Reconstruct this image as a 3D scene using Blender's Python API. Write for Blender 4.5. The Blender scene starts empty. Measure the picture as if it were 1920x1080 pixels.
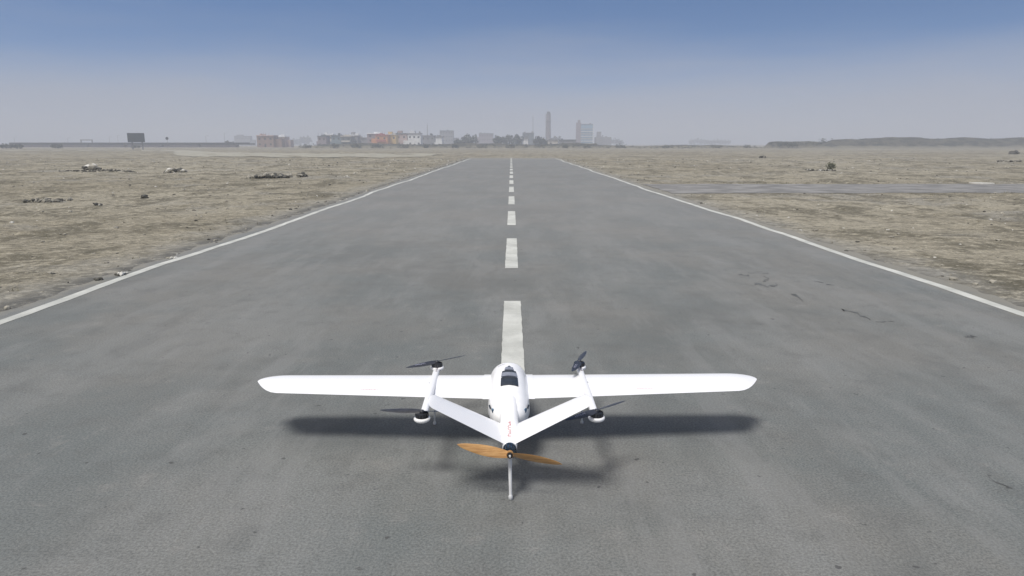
import bpy, math, random
import numpy as np
from mathutils import Vector, Matrix
R = math.radians
rnd = random.Random(7)
scene = bpy.context.scene
col = scene.collection

# ------------------------------------------------------------------ camera, sky, sun, exposure
CAM_H = 2.0
PITCH = math.atan(270 / 1280)
cam_d = bpy.data.cameras.new("camera"); cam = bpy.data.objects.new("camera", cam_d); col.objects.link(cam)
cam.location = (0, 0, CAM_H); cam.rotation_euler = (R(90) - PITCH, 0, 0)
cam_d.lens = 24; cam_d.sensor_width = 36; cam_d.clip_start = 0.05; cam_d.clip_end = 6000
scene.camera = cam

SHX, SHY = 0.30, 0.40                       # shadow shift per metre of height
sdir = Vector((-SHX, -SHY, 1)).normalized() # towards the sun
elev = math.asin(sdir.z); azim = math.atan2(sdir.x, sdir.y)
sun_d = bpy.data.lights.new("sun", 'SUN'); sun = bpy.data.objects.new("sun", sun_d); col.objects.link(sun)
sun_d.energy = 3.0; sun_d.angle = R(17); sun_d.color = (1.0, 0.965, 0.92)
sun.rotation_euler = sdir.to_track_quat('Z', 'Y').to_euler()

world = bpy.data.worlds.new("World"); scene.world = world; world.use_nodes = True
wt = world.node_tree; wt.nodes.clear()
def wn(t, **k):
    n = wt.nodes.new(t)
    for a, b in k.items(): setattr(n, a, b)
    return n
w_out = wn('ShaderNodeOutputWorld'); w_bg = wn('ShaderNodeBackground'); w_bg.inputs[1].default_value = 0.085
sky = wn('ShaderNodeTexSky', sky_type='NISHITA', sun_disc=False, sun_elevation=elev, sun_rotation=azim)
sky.air_density = 1.0; sky.dust_density = 0.6; sky.ozone_density = 2.0; sky.altitude = 0
tc = wn('ShaderNodeTexCoord'); sep = wn('ShaderNodeSeparateXYZ'); com = wn('ShaderNodeCombineXYZ')
mz = wn('ShaderNodeMath', operation='MAXIMUM'); mz.inputs[1].default_value = 0.0
mm = wn('ShaderNodeMath', operation='MULTIPLY_ADD'); mm.inputs[1].default_value = 3.4; mm.inputs[2].default_value = 0.03
wt.links.new(tc.outputs['Generated'], sep.inputs[0])
wt.links.new(sep.outputs[2], mz.inputs[0]); wt.links.new(mz.outputs[0], mm.inputs[0])
wt.links.new(sep.outputs[0], com.inputs[0]); wt.links.new(sep.outputs[1], com.inputs[1]); wt.links.new(mm.outputs[0], com.inputs[2])
nrm = wn('ShaderNodeVectorMath', operation='NORMALIZE'); wt.links.new(com.outputs[0], nrm.inputs[0])
wt.links.new(nrm.outputs[0], sky.inputs[0])
# a veil of dusty air low over the plain, with faint streaks
mp = wn('ShaderNodeMapping'); mp.inputs['Scale'].default_value = (1.2, 1.2, 9)
wt.links.new(tc.outputs['Generated'], mp.inputs[0])
ns = wn('ShaderNodeTexNoise'); ns.inputs['Scale'].default_value = 2.2; ns.inputs['Detail'].default_value = 5
wt.links.new(mp.outputs[0], ns.inputs['Vector'])
nm = wn('ShaderNodeMath', operation='MULTIPLY_ADD'); nm.inputs[1].default_value = 0.12; nm.inputs[2].default_value = -0.06
wt.links.new(ns.outputs[0], nm.inputs[0])
na = wn('ShaderNodeMath', operation='ADD'); wt.links.new(nm.outputs[0], na.inputs[0]); wt.links.new(sep.outputs[2], na.inputs[1])
mr = wn('ShaderNodeMapRange', interpolation_type='SMOOTHSTEP')
mr.inputs[1].default_value = 0.015; mr.inputs[2].default_value = 0.17; mr.inputs[3].default_value = 1.0; mr.inputs[4].default_value = 0.0
wt.links.new(na.outputs[0], mr.inputs[0])
hs = wn('ShaderNodeHueSaturation'); hs.inputs['Saturation'].default_value = 1.38; hs.inputs['Value'].default_value = 1.30
wt.links.new(sky.outputs[0], hs.inputs['Color'])
mx = wn('ShaderNodeMix', data_type='RGBA'); mx.inputs[7].default_value = (3.45, 3.85, 4.85, 1)
wt.links.new(mr.outputs[0], mx.inputs[0]); wt.links.new(hs.outputs[0], mx.inputs[6])
# bright dusty glow of the sky round the sun, high behind the camera
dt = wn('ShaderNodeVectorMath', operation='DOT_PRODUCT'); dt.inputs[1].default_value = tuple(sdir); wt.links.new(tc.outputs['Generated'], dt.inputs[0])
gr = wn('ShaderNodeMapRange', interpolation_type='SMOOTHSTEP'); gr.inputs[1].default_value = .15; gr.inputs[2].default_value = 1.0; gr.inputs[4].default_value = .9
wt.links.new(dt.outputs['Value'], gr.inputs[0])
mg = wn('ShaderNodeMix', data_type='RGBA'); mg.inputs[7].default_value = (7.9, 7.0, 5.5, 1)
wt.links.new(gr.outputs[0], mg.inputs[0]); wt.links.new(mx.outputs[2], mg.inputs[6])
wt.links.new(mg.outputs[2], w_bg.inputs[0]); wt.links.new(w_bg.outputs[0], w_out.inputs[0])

scene.view_settings.view_transform = 'Standard'; scene.view_settings.look = 'None'
scene.view_settings.gamma = 1; scene.view_settings.exposure = 0.24
scene.view_settings.use_curve_mapping = False
scene.cycles.use_denoising = True
scene.cycles.max_bounces = 6; scene.cycles.volume_bounces = 1
scene.cycles.volume_step_rate = 1.0

# ------------------------------------------------------------------ helpers
def tag(o, label=None, cat=None, group=None, kind=None):
    if label: o['label'] = label
    if cat: o['category'] = cat
    if group: o['group'] = group
    if kind: o['kind'] = kind
    return o
def empty(name, loc=(0, 0, 0), rz=0):
    o = bpy.data.objects.new(name, None); col.objects.link(o)
    o.location = loc; o.rotation_euler = (0, 0, rz); o.empty_display_size = .1
    return o
class MB:
    def __init__(s): s.v = []; s.f = []; s.m = []
    def add(s, vs, fs, mi=0):
        k = len(s.v); s.v += [tuple(v) for v in vs]
        s.f += [tuple(k + i for i in f) for f in fs]; s.m += [mi] * len(fs)
    def box(s, c, d, rz=0, mi=0):
        cx, cy, cz = c; a, b, h = d[0] / 2, d[1] / 2, d[2] / 2; cs, sn = math.cos(rz), math.sin(rz)
        vs = []
        for z in (-h, h):
            for x, y in ((-a, -b), (a, -b), (a, b), (-a, b)):
                vs.append((cx + x * cs - y * sn, cy + x * sn + y * cs, cz + z))
        s.add(vs, [(3, 2, 1, 0), (4, 5, 6, 7), (0, 1, 5, 4), (1, 2, 6, 5), (2, 3, 7, 6), (3, 0, 4, 7)], mi)
    def tube(s, p0, p1, r0, r1=None, n=16, caps=True, mi=0):
        r1 = r0 if r1 is None else r1
        p0, p1 = Vector(p0), Vector(p1); d = (p1 - p0).normalized()
        u = d.orthogonal().normalized(); w = d.cross(u)
        vs = [p0 + (u * math.cos(t) + w * math.sin(t)) * r0 for t in [2 * math.pi * i / n for i in range(n)]]
        vs += [p1 + (u * math.cos(t) + w * math.sin(t)) * r1 for t in [2 * math.pi * i / n for i in range(n)]]
        fs = [(i, (i + 1) % n, n + (i + 1) % n, n + i) for i in range(n)]
        if caps: fs += [tuple(range(n - 1, -1, -1)), tuple(range(n, 2 * n))]
        s.add(vs, fs, mi)
    def lathe(s, c, prof, n=24, mi=0):          # prof: (r, z) bottom to top
        vs = []; 
        for r, z in prof:
            for i in range(n):
                t = 2 * math.pi * i / n; vs.append((c[0] + r * math.cos(t), c[1] + r * math.sin(t), c[2] + z))
        fs = []
        for k in range(len(prof) - 1):
            for i in range(n):
                j = (i + 1) % n; fs.append((k * n + i, k * n + j, (k + 1) * n + j, (k + 1) * n + i))
        fs += [tuple(range(n - 1, -1, -1)), tuple((len(prof) - 1) * n + i for i in range(n))]
        s.add(vs, fs, mi)
    def loft(s, rings, mi=0):
        n = len(rings[0]); vs = [p for r in rings for p in r]; fs = []
        for k in range(len(rings) - 1):
            for i in range(n):
                j = (i + 1) % n; fs.append((k * n + i, k * n + j, (k + 1) * n + j, (k + 1) * n + i))
        fs += [tuple(range(n - 1, -1, -1)), tuple((len(rings) - 1) * n + i for i in range(n))]
        s.add(vs, fs, mi)
    def build(s, name, mat, parent=None, smooth=False, flip=False):
        me = bpy.data.meshes.new(name); me.from_pydata(s.v, [], s.f)
        mats = mat if isinstance(mat, (list, tuple)) else [mat]
        for m in mats: me.materials.append(m)
        if len(mats) > 1: me.polygons.foreach_set('material_index', s.m)
        import bmesh
        bm = bmesh.new(); bm.from_mesh(me); bmesh.ops.recalc_face_normals(bm, faces=bm.faces[:]); bm.to_mesh(me); bm.free()
        if smooth:
            me.polygons.foreach_set('use_smooth', [True] * len(me.polygons))
            try: me.set_sharp_from_angle(angle=R(smooth if smooth is not True else 50))
            except Exception: pass
        me.update()
        o = bpy.data.objects.new(name, me); col.objects.link(o)
        if parent: o.parent = parent
        return o

def new_mat(name):
    m = bpy.data.materials.new(name); m.use_nodes = True
    nt = m.node_tree; b = nt.nodes['Principled BSDF']; return m, nt, b
def N(nt, t, **k):
    n = nt.nodes.new(t)
    for a, b in k.items(): setattr(n, a, b)
    return n
def noise(nt, vec, scale, detail=4, rough=.55, mscale=None, loc=None):
    n = N(nt, 'ShaderNodeTexNoise'); n.inputs['Scale'].default_value = scale
    n.inputs['Detail'].default_value = detail; n.inputs['Roughness'].default_value = rough
    if mscale or loc:
        m = N(nt, 'ShaderNodeMapping')
        if mscale: m.inputs['Scale'].default_value = mscale
        if loc: m.inputs['Location'].default_value = loc
        nt.links.new(vec, m.inputs[0]); vec = m.outputs[0]
    nt.links.new(vec, n.inputs['Vector']); return n.outputs[0]
def ramp(nt, fac, a, b, va=0., vb=1.):
    m = N(nt, 'ShaderNodeMapRange', interpolation_type='SMOOTHSTEP'); m.inputs[1].default_value = a; m.inputs[2].default_value = b
    m.inputs[3].default_value = va; m.inputs[4].default_value = vb; nt.links.new(fac, m.inputs[0]); return m.outputs[0]
def mix(nt, fac, a, b, mode='MIX'):
    m = N(nt, 'ShaderNodeMix', data_type='RGBA', blend_type=mode)
    for sock, v in ((0, fac), (6, a), (7, b)):
        if isinstance(v, (int, float)): m.inputs[sock].default_value = v
        elif isinstance(v, tuple): m.inputs[sock].default_value = (*v, 1) if len(v) == 3 else v
        else: nt.links.new(v, m.inputs[sock])
    return m.outputs[2]
def mth(nt, op, a, b=None):
    m = N(nt, 'ShaderNodeMath', operation=op)
    for i, v in enumerate((a, b)):
        if v is None: continue
        if isinstance(v, (int, float)): m.inputs[i].default_value = v
        else: nt.links.new(v, m.inputs[i])
    return m.outputs[0]
def bump(nt, b, h, strength, dist):
    n = N(nt, 'ShaderNodeBump'); n.inputs['Strength'].default_value = strength; n.inputs['Distance'].default_value = dist
    nt.links.new(h, n.inputs['Height']); nt.links.new(n.outputs[0], b.inputs['Normal'])
def simple(name, c, rough=.6, var=.15, scale=4., metal=0, coat=0, spec=.5):
    m, nt, b = new_mat(name)
    g = N(nt, 'ShaderNodeNewGeometry').outputs['Position']
    n = noise(nt, g, scale, 5)
    lo = tuple(x * (1 - var) for x in c); hi = tuple(min(1, x * (1 + var)) for x in c)
    nt.links.new(mix(nt, ramp(nt, n, .3, .7), lo, hi), b.inputs['Base Color'])
    b.inputs['Roughness'].default_value = rough; b.inputs['Metallic'].default_value = metal
    b.inputs['Coat Weight'].default_value = coat; b.inputs['Specular IOR Level'].default_value = spec
    return m

# value noise for relief
_rs = np.random.RandomState(3); _T = _rs.rand(512, 512)
def vnoise(x, y):
    x = np.asarray(x, float); y = np.asarray(y, float)
    xi = np.floor(x).astype(int); yi = np.floor(y).astype(int); fx = x - xi; fy = y - yi
    fx = fx * fx * (3 - 2 * fx); fy = fy * fy * (3 - 2 * fy)
    a = _T[xi % 512, yi % 512]; b = _T[(xi + 1) % 512, yi % 512]; c = _T[xi % 512, (yi + 1) % 512]; d = _T[(xi + 1) % 512, (yi + 1) % 512]
    return (a * (1 - fx) + b * fx) * (1 - fy) + (c * (1 - fx) + d * fx) * fy
def fbm(x, y, o=4):
    s = 0; a = .5
    for k in range(o):
        s = s + a * vnoise(x * 2 ** k + 17.3 * k, y * 2 ** k + 5.1 * k); a *= .5
    return s
def sst(a, b, x):
    t = np.clip((x - a) / (b - a), 0, 1); return t * t * (3 - 2 * t)

RW_L, RW_R, RW_END = -5.98, 6.24, 99.0
def ground_h(x, y):
    x = np.asarray(x, float); y = np.asarray(y, float)
    rag = (fbm(x * 1.9, y * 1.9, 4) - .47) * .32
    out = np.maximum(sst(RW_R - .06, RW_R + .42, x + rag), sst(-RW_L - .06, -RW_L + .42, -x + rag))
    out = np.maximum(out, sst(RW_END - .6, RW_END + 2, y + rag * 2))
    far = sst(0, 12, np.maximum(np.maximum(x - RW_R, RW_L - x), (y - RW_END) * .5))
    clod = (fbm(x * 2.6, y * 2.6, 4) - .45) * .12 * (.35 + .65 * far)
    und = (fbm(x * .16 + 3, y * .16 + 9, 3) - .45) * .28 * far
    lump = (fbm(x * .75 + 5, y * .55 + 2, 4) - .45) * .20 * sst(.5, 7, np.maximum(x - RW_R, RW_L - x))
    rut = np.sin((x * .8 + y * .35) * 1.1 + 3 * fbm(x * .1, y * .1, 2)) * .035 * far * (x < 0)
    side = sst(27.0, 28.6, y) * (1 - sst(34.8, 36.2, y)) * sst(6.2, 8, x)
    h = .012 + clod + und + rut + lump * (y < RW_END)
    h = h * (1 - side) + .005 * side
    return -0.03 + out * (.03 + h)

# ------------------------------------------------------------------ materials
def asphalt_color(nt, g):
    big = noise(nt, g, .35, 5, .6)
    streak = noise(nt, g, 1.0, 6, .65, mscale=(.8, .22, 1))
    mid = noise(nt, g, 3.2, 7, .72, loc=(4, 2, 0))
    fine = noise(nt, g, 70, 4, .75)
    speck = noise(nt, g, 13, 2, .5)
    c = mix(nt, ramp(nt, big, .38, .62), (.136, .148, .149), (.167, .168, .162))
    c = mix(nt, ramp(nt, streak, .42, .62, 0, .5), c, (.196, .203, .203))
    c = mix(nt, ramp(nt, mid, .50, .36, 0, .42), c, (.118, .122, .121))
    c = mix(nt, ramp(nt, mid, .56, .66, 0, .35), c, (.225, .222, .216))
    c = mix(nt, 1.0, c, mix(nt, ramp(nt, fine, .32, .68), (.70, .70, .69), (1.29, 1.29, 1.27)), 'MULTIPLY')
    blot = noise(nt, g, .13, 6, .7, loc=(2, 1, 0))
    c = mix(nt, ramp(nt, blot, .50, .60, 0, .45), c, (.112, .116, .112))
    mr_ = N(nt, 'ShaderNodeMapping'); mr_.inputs['Rotation'].default_value = (0, 0, R(-38)); mr_.inputs['Scale'].default_value = (1.5, .28, 1); nt.links.new(g, mr_.inputs[0])
    smear = noise(nt, mr_.outputs[0], 1.1, 6, .7)
    c = mix(nt, ramp(nt, smear, .51, .62, 0, .30), c, (.222, .226, .224))
    c = mix(nt, ramp(nt, smear, .46, .36, 0, .28), c, (.112, .116, .114))
    sy = N(nt, 'ShaderNodeSeparateXYZ'); nt.links.new(g, sy.inputs[0])
    c = mix(nt, ramp(nt, sy.outputs[1], 6, 22, 0, .42), c, (.232, .232, .228))      # base colour gets paler towards the far stretch
    c = mix(nt, ramp(nt, speck, .71, .75, 0, .75), c, (.06, .06, .062))
    return c, fine, mid
m, nt, b = new_mat('asphalt'); M_ASPH = m
g = N(nt, 'ShaderNodeNewGeometry').outputs['Position']
c, fine, mid = asphalt_color(nt, g)
# dust blown in from both verges
sx = N(nt, 'ShaderNodeSeparateXYZ'); nt.links.new(g, sx.inputs[0])
ax = mth(nt, 'ABSOLUTE', sx.outputs[0])
dn = noise(nt, g, 1.6, 5, .65)
dust = mth(nt, 'ADD', ax, mth(nt, 'MULTIPLY', dn, .9))
c = mix(nt, ramp(nt, dust, 6.42, 6.8, 0, .6), c, (.25, .235, .195))
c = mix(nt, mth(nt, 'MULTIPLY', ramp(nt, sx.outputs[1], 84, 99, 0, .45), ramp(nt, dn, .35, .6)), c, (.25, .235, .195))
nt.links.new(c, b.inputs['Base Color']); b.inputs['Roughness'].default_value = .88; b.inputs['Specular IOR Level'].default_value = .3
bump(nt, b, mth(nt, 'ADD', fine, mth(nt, 'MULTIPLY', mid, 1.5)), .5, .006)

def sand(name, pale, brown, grey, dark):
    m, nt, b = new_mat(name)
    g = N(nt, 'ShaderNodeNewGeometry').outputs['Position']
    big = noise(nt, g, .045, 4, .6); med = noise(nt, g, .5, 6, .7); sml = noise(nt, g, 5.5, 6, .75); wide = noise(nt, g, .02, 5, .6, mscale=(.35, 1.6, 1), loc=(5, 3, 0))
    grit = noise(nt, g, 26, 4, .8)
    lum = noise(nt, g, 1.7, 7, .8, mscale=(.7, 1.3, 1), loc=(2, 6, 0))
    c = mix(nt, ramp(nt, big, .42, .58), brown, pale)
    c = mix(nt, ramp(nt, wide, .47, .60, 0, .7), c, pale)
    c = mix(nt, ramp(nt, noise(nt, g, .16, 5, .65, loc=(8, 1, 0)), .52, .62, 0, .65), c, grey)
    c = mix(nt, ramp(nt, noise(nt, g, .55, 5, .7, mscale=(1.0, .45, 1), loc=(3, 8, 0)), .50, .60, 0, .75), c, dark)
    c = mix(nt, ramp(nt, med, .51, .60, 0, .6), c, dark)
    c = mix(nt, ramp(nt, lum, .53, .62, 0, .6), c, dark)
    c = mix(nt, ramp(nt, lum, .46, .38, 0, .7), c, tuple(x * 1.25 for x in pale))
    c = mix(nt, ramp(nt, sml, .53, .62, 0, .75), c, dark)
    c = mix(nt, ramp(nt, sml, .46, .38, 0, .6), c, tuple(x * 1.35 for x in pale))
    c = mix(nt, 1.0, c, mix(nt, ramp(nt, grit, .35, .65), (.72, .72, .72), (1.25, 1.25, 1.25)), 'MULTIPLY')
    # gravel shoulder along the runway
    sx = N(nt, 'ShaderNodeSeparateXYZ'); nt.links.new(g, sx.inputs[0])
    ed = mth(nt, 'ADD', mth(nt, 'ABSOLUTE', sx.outputs[0]), mth(nt, 'MULTIPLY', med, 3.2))
    sh = mth(nt, 'MULTIPLY', ramp(nt, ed, 9.3, 7.6, 0, .7), ramp(nt, sx.outputs[1], 104, 99))
    c = mix(nt, sh, c, mix(nt, ramp(nt, sml, .35, .65), (.33, .325, .30), (.15, .15, .14)))
    cr = mth(nt, 'ADD', mth(nt, 'ABSOLUTE', sx.outputs[0]), mth(nt, 'MULTIPLY', sml, .8))
    c = mix(nt, mth(nt, 'MULTIPLY', mth(nt, 'MULTIPLY', ramp(nt, cr, 7.05, 6.7, 0, .85), ramp(nt, lum, .40, .55)), ramp(nt, sx.outputs[1], 100, 98.5)), c, (.10, .10, .095))
    nt.links.new(c, b.inputs['Base Color']); b.inputs['Roughness'].default_value = .95; b.inputs['Specular IOR Level'].default_value = .15
    bump(nt, b, mth(nt, 'ADD', mth(nt, 'MULTIPLY', med, 2), sml), .8, .05)
    return m
M_SAND = sand('sand', (.302, .279, .222), (.228, .207, .158), (.232, .226, .206), (.100, .092, .068))
M_TRACK = simple('track_gravel', (.195, .192, .186), .95, .28, .9)
M_PALE = simple('pale_dirt', (.30, .288, .235), .95, .16, .25)
m, nt, b = new_mat('road_paint'); M_PAINT = m
g = N(nt, 'ShaderNodeNewGeometry').outputs['Position']
ac, fine, _ = asphalt_color(nt, g)
wear = noise(nt, g, 7, 6, .75); wear2 = noise(nt, g, 60, 3, .7)
pc = mix(nt, ramp(nt, noise(nt, g, 2, 4), .3, .7), (.44, .45, .42), (.56, .57, .54))
f = ramp(nt, mth(nt, 'ADD', wear, mth(nt, 'MULTIPLY', wear2, .35)), .92, .80)
f = mth(nt, 'MULTIPLY', f, ramp(nt, noise(nt, g, 1.3, 5, .7, loc=(7, 3, 0)), .40, .56, .80, 1.0))
nt.links.new(mix(nt, f, ac, pc), b.inputs['Base Color']); b.inputs['Roughness'].default_value = .8
M_TAR = simple('crack_tar', (.105, .11, .11), .9, .42, 14)

# ------------------------------------------------------------------ ground, runway, markings
def spaced(a, b, d0, k, c=0.):
    out = [a]
    while out[-1] < b: out.append(out[-1] + max(d0, k * (out[-1] - c)))
    return out
xs_r = [v for v in spaced(5.6, 2400, .11, .016, 0)]
xs = [-v for v in reversed(xs_r)] + [-4, -2, 0, 2, 4] + xs_r
ys = [-25, -15, -8, -4] + spaced(0, 2900, .12, .0085, 0)
X, Y = np.meshgrid(xs, ys)
Z = ground_h(X, Y)
Z[X * 0 + np.abs(X) > 400] *= 1
nx, ny = len(xs), len(ys)
vs = np.stack([X, Y, Z], -1).reshape(-1, 3)
i = np.arange(nx - 1)[None, :] + nx * np.arange(ny - 1)[:, None]
fs = np.stack([i, i + 1, i + nx + 1, i + nx], -1).reshape(-1, 4)
me = bpy.data.meshes.new('ground'); me.vertices.add(len(vs)); me.vertices.foreach_set('co', vs.ravel())
me.loops.add(fs.size); me.loops.foreach_set('vertex_index', fs.ravel().astype(np.int32))
me.polygons.add(len(fs)); me.polygons.foreach_set('loop_start', np.arange(0, fs.size, 4, dtype=np.int32))
me.polygons.foreach_set('use_smooth', np.ones(len(fs), dtype=bool))
me.update(calc_edges=True); me.validate(); me.materials.append(M_SAND)
ground = bpy.data.objects.new('ground', me); col.objects.link(ground); tag(ground, kind='structure')

mb = MB()
NYR = 60
for k in range(NYR):
    y0 = -20 + (RW_END + 21) * k / NYR; y1 = -20 + (RW_END + 21) * (k + 1) / NYR
    mb.add([(RW_L - .7, y0, 0), (RW_R + .7, y0, 0), (RW_R + .7, y1, 0), (RW_L - .7, y1, 0)], [(0, 1, 2, 3)])
runway = mb.build('runway', M_ASPH); tag(runway, kind='structure')
def strip(name, x0, w, y0, y1, step, wob, z=.004, jag=.0, drift=None, seed=0, parent=runway, mat=M_PAINT):
    n = max(2, int((y1 - y0) / step)); vs = []; fs = []
    r = random.Random(seed)
    for k in range(n + 1):
        y = y0 + (y1 - y0) * k / n
        dx = wob * (float(fbm(np.array(y * .21 + seed * 7.7), np.array(seed * 3.1), 3)) - .44) * 2 + (drift(y) if drift else 0)
        a = r.uniform(-jag, jag); b2 = r.uniform(-jag, jag)
        vs += [(x0 + dx - w / 2 + a, y, z), (x0 + dx + w / 2 + b2, y, z)]
    for k in range(n): fs.append((2 * k, 2 * k + 1, 2 * k + 3, 2 * k + 2))
    q = MB(); q.add(vs, fs); return q.build(name, mat, parent)
strip('edge_line', -5.83, .155, -18, 96, .35, .20, jag=.010, seed=1)
strip('edge_line', 6.09, .155, -18, 97, .35, .19, jag=.010, seed=2)
for k in range(-2, 16):
    y0 = 5.03 + 6.1 * k - .04 * max(0, k)
    if k == 1: y0 = 11.05
    if y0 > 96: break
    strip('centre_line_dash', .01 - .0012 * y0, .215, y0, y0 + 3.62, .12, .008, jag=.004, seed=10 + k)

TH = PITCH; CT, ST = math.cos(TH), math.sin(TH)
def P(px, py, h=0.):
    """pixel of the 1920 px photo -> point at height h"""
    dy = py - 270.0
    z = (CAM_H - h) * 1280 / (CT * dy)
    return ((px - 960) / 1280 * z, (z - (CAM_H - h) * ST) / CT)
def X_at(px, D): return (px - 960) / 1280 * D * CT
def H_at(py, D): return CAM_H + (270 - py) * D * CT * CT / 1280

def crack(pts, w, seed):
    r = random.Random(seed); pt = [P(*p) for p in pts]; L = []
    for a, b2 in zip(pt[:-1], pt[1:]):
        n = 6
        for k in range(n): L.append((a[0] + (b2[0] - a[0]) * k / n + r.uniform(-.03, .03), a[1] + (b2[1] - a[1]) * k / n + r.uniform(-.05, .05)))
    L.append(pt[-1]); q = MB(); vs = []
    for k, (x, y) in enumerate(L):
        ww = 1.5 * w * r.uniform(.3, 1.3) * (0.15 if k in (0, len(L) - 1) else 1)
        vs += [(x - ww * .3, y - ww, .003), (x + ww * .3, y + ww, .003)]
    q.add(vs, [(2 * k, 2 * k + 1, 2 * k + 3, 2 * k + 2) for k in range(len(L) - 1) if r.random() > .3])
    q.build('crack', M_TAR, runway)
crack([(1372, 514), (1408, 517)], .035, 1); crack([(1412, 530), (1440, 538), (1458, 534)], .045, 2)
crack([(1436, 513), (1438, 524), (1430, 528)], .02, 3); crack([(1478, 546), (1506, 565)], .05, 4)
crack([(1527, 528), (1580, 539)], .03, 5); crack([(1576, 580), (1606, 587), (1630, 600)], .03, 6)
crack([(1640, 602), (1700, 603)], .010, 7); crack([(668, 1078), (735, 1034)], .006, 8)
crack([(1858, 890), (1905, 930)], .005, 9); crack([(1806, 631), (1832, 632)], .03, 10); crack([(1400, 512), (1462, 514)], .012, 11)

# side track crossing on the right
vs = []; fs = []
nu, nv = 150, 14
for u in range(nu + 1):
    x = 6.6 + 75 * (u / nu) ** 1.4
    for v in range(nv + 1):
        t = v / nv; a = 28.7 - .5 * math.exp(-(x - 6) / 6); b2 = 34.9
        e = (float(fbm(np.array(x * .7), np.array(3. if v < nv / 2 else 9.), 3)) - .45) * .9 * (abs(t - .5) * 2) ** 4
        y = a + (b2 - a) * t + e
        vs.append((x, y, float(ground_h(x, y)) + .012))
for u in range(nu):
    for v in range(nv): k = u * (nv + 1) + v; fs.append((k, k + 1, k + nv + 2, k + nv + 1))
q = MB(); q.add(vs, fs); o = q.build('side_track', M_TRACK, smooth=True); tag(o, kind='structure')
# pale vehicle track far on the left
vs = []; fs = []
for u in range(121):
    x = -190 + 176 * u / 120; yc = 222 - 95 * sst(-120, -40, x) - 6 * sst(-40, -10, x)
    w = 12 + 26 * sst(-90, -45, x) * (1 - .5 * sst(-35, -12, x)) + 9 * float(fbm(np.array(x * .09), np.array(2.), 2))
    for v in range(5):
        y = yc + (v / 4 - .5) * w + (float(fbm(np.array(x * .22), np.array(v * 1.7), 3)) - .4) * 9
        vs.append((x, y, float(ground_h(x, y)) + .05))
for u in range(120):
    for v in range(4): k = u * 5 + v; fs.append((k, k + 1, k + 6, k + 5))
q = MB(); q.add(vs, fs); o = q.build('dirt_track', M_PALE, smooth=True); tag(o, kind='structure')

# ------------------------------------------------------------------ stones, scrub
M_STONE = simple('stone', (.27, .255, .215), .9, .3, 6)
M_DSTONE = simple('dark_stone', (.07, .068, .058), .9, .35, 6)
M_WSTONE = simple('white_stone', (.55, .54, .5), .85, .15, 6)
M_SCRUB = simple('dry_scrub', (.085, .088, .05), .9, .4, 5)
M_DRY = simple('dry_grass', (.15, .14, .085), .9, .3, 5)
ICO = None
def ico():
    global ICO
    if ICO is None:
        import bmesh
        bm = bmesh.new(); bmesh.ops.create_icosphere(bm, subdivisions=1, radius=1)
        ICO = ([v.co.copy() for v in bm.verts], [tuple(v.index for v in f.verts) for f in bm.faces]); bm.free()
    return ICO
def rock(mb, c, s, r, mi=0):
    V, F = ico(); a = r.uniform(0, 6.28); cs, sn = math.cos(a), math.sin(a); vs = []
    for v in V:
        k = r.uniform(.72, 1.12); x, y, z = v.x * s[0] * k, v.y * s[1] * k, v.z * s[2] * k
        vs.append((c[0] + x * cs - y * sn, c[1] + x * sn + y * cs, c[2] + z))
    mb.add(vs, F, mi)
r = random.Random(5); q = MB()
for k in range(4200):
    side = -1 if r.random() < .6 else 1
    d = r.random() ** 1.6 * 60 + .05; y = 6 + r.random() ** 1.3 * 85
    x = (RW_R + .1 + d) if side > 0 else (RW_L - .1 - d)
    if abs(x) > y * .78 + 4: continue
    if side > 0 and 28 < y < 35.5: continue
    s = .010 + .045 * r.random() ** 3 + y * .0006
    z = float(ground_h(x, y))
    rock(q, (x, y, z + s * .2), (s * r.uniform(.8, 1.4), s, s * r.uniform(.4, .8)), r, r.choice([0, 0, 0, 1, 1, 2]) if r.random() < .6 else 0)
o = q.build('loose_gravel', [M_STONE, M_DSTONE, M_WSTONE], smooth=False); tag(o, 'small loose stones and clods strewn over the sandy verges', 'gravel', kind='stuff')
def tuft(mb, c, h, w, n, r):
    for k in range(n):
        a = r.uniform(0, 6.28); l = r.uniform(.4, 1) * h; b2 = r.uniform(.2, 1) * w
        p = Vector((c[0] + r.gauss(0, w * .25), c[1] + r.gauss(0, w * .25), c[2])); t = p + Vector((math.cos(a) * b2 * .6, math.sin(a) * b2 * .6, l))
        s = Vector((-math.sin(a), math.cos(a), 0)) * h * .07
        mb.add([p - s, p + s, t], [(0, 1, 2)])
q = MB()
for k in range(1500):
    side = -1 if r.random() < .65 else 1
    y = 9 + r.random() ** 1.2 * 110; x = (RW_R + .4 + r.random() ** 1.4 * 70) if side > 0 else (RW_L - .4 - r.random() ** 1.4 * 70)
    if abs(x) > y * .78 + 4 or (side > 0 and 28 < y < 35.5): continue
    if float(fbm(np.array(x * .12), np.array(y * .12), 3)) < .42: continue
    h = .035 + .05 * r.random() + y * .0006
    tuft(q, (x, y, float(ground_h(x, y)) - .01), h, h * 1.8, 9, r)
for k in range(260):
    x = 9 + r.random() * 24; y = r.gauss(27.9, .45) if x > 16 and r.random() < .6 else r.gauss(36.0, .6); h = .05 + .07 * r.random()
    tuft(q, (x, y, float(ground_h(x, y)) - .01), h, h * 2, 10, r)
o = q.build('dry_tufts', M_DRY); tag(o, 'low dry grass tufts dotted over the sandy ground', 'dry grass', kind='stuff')

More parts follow.
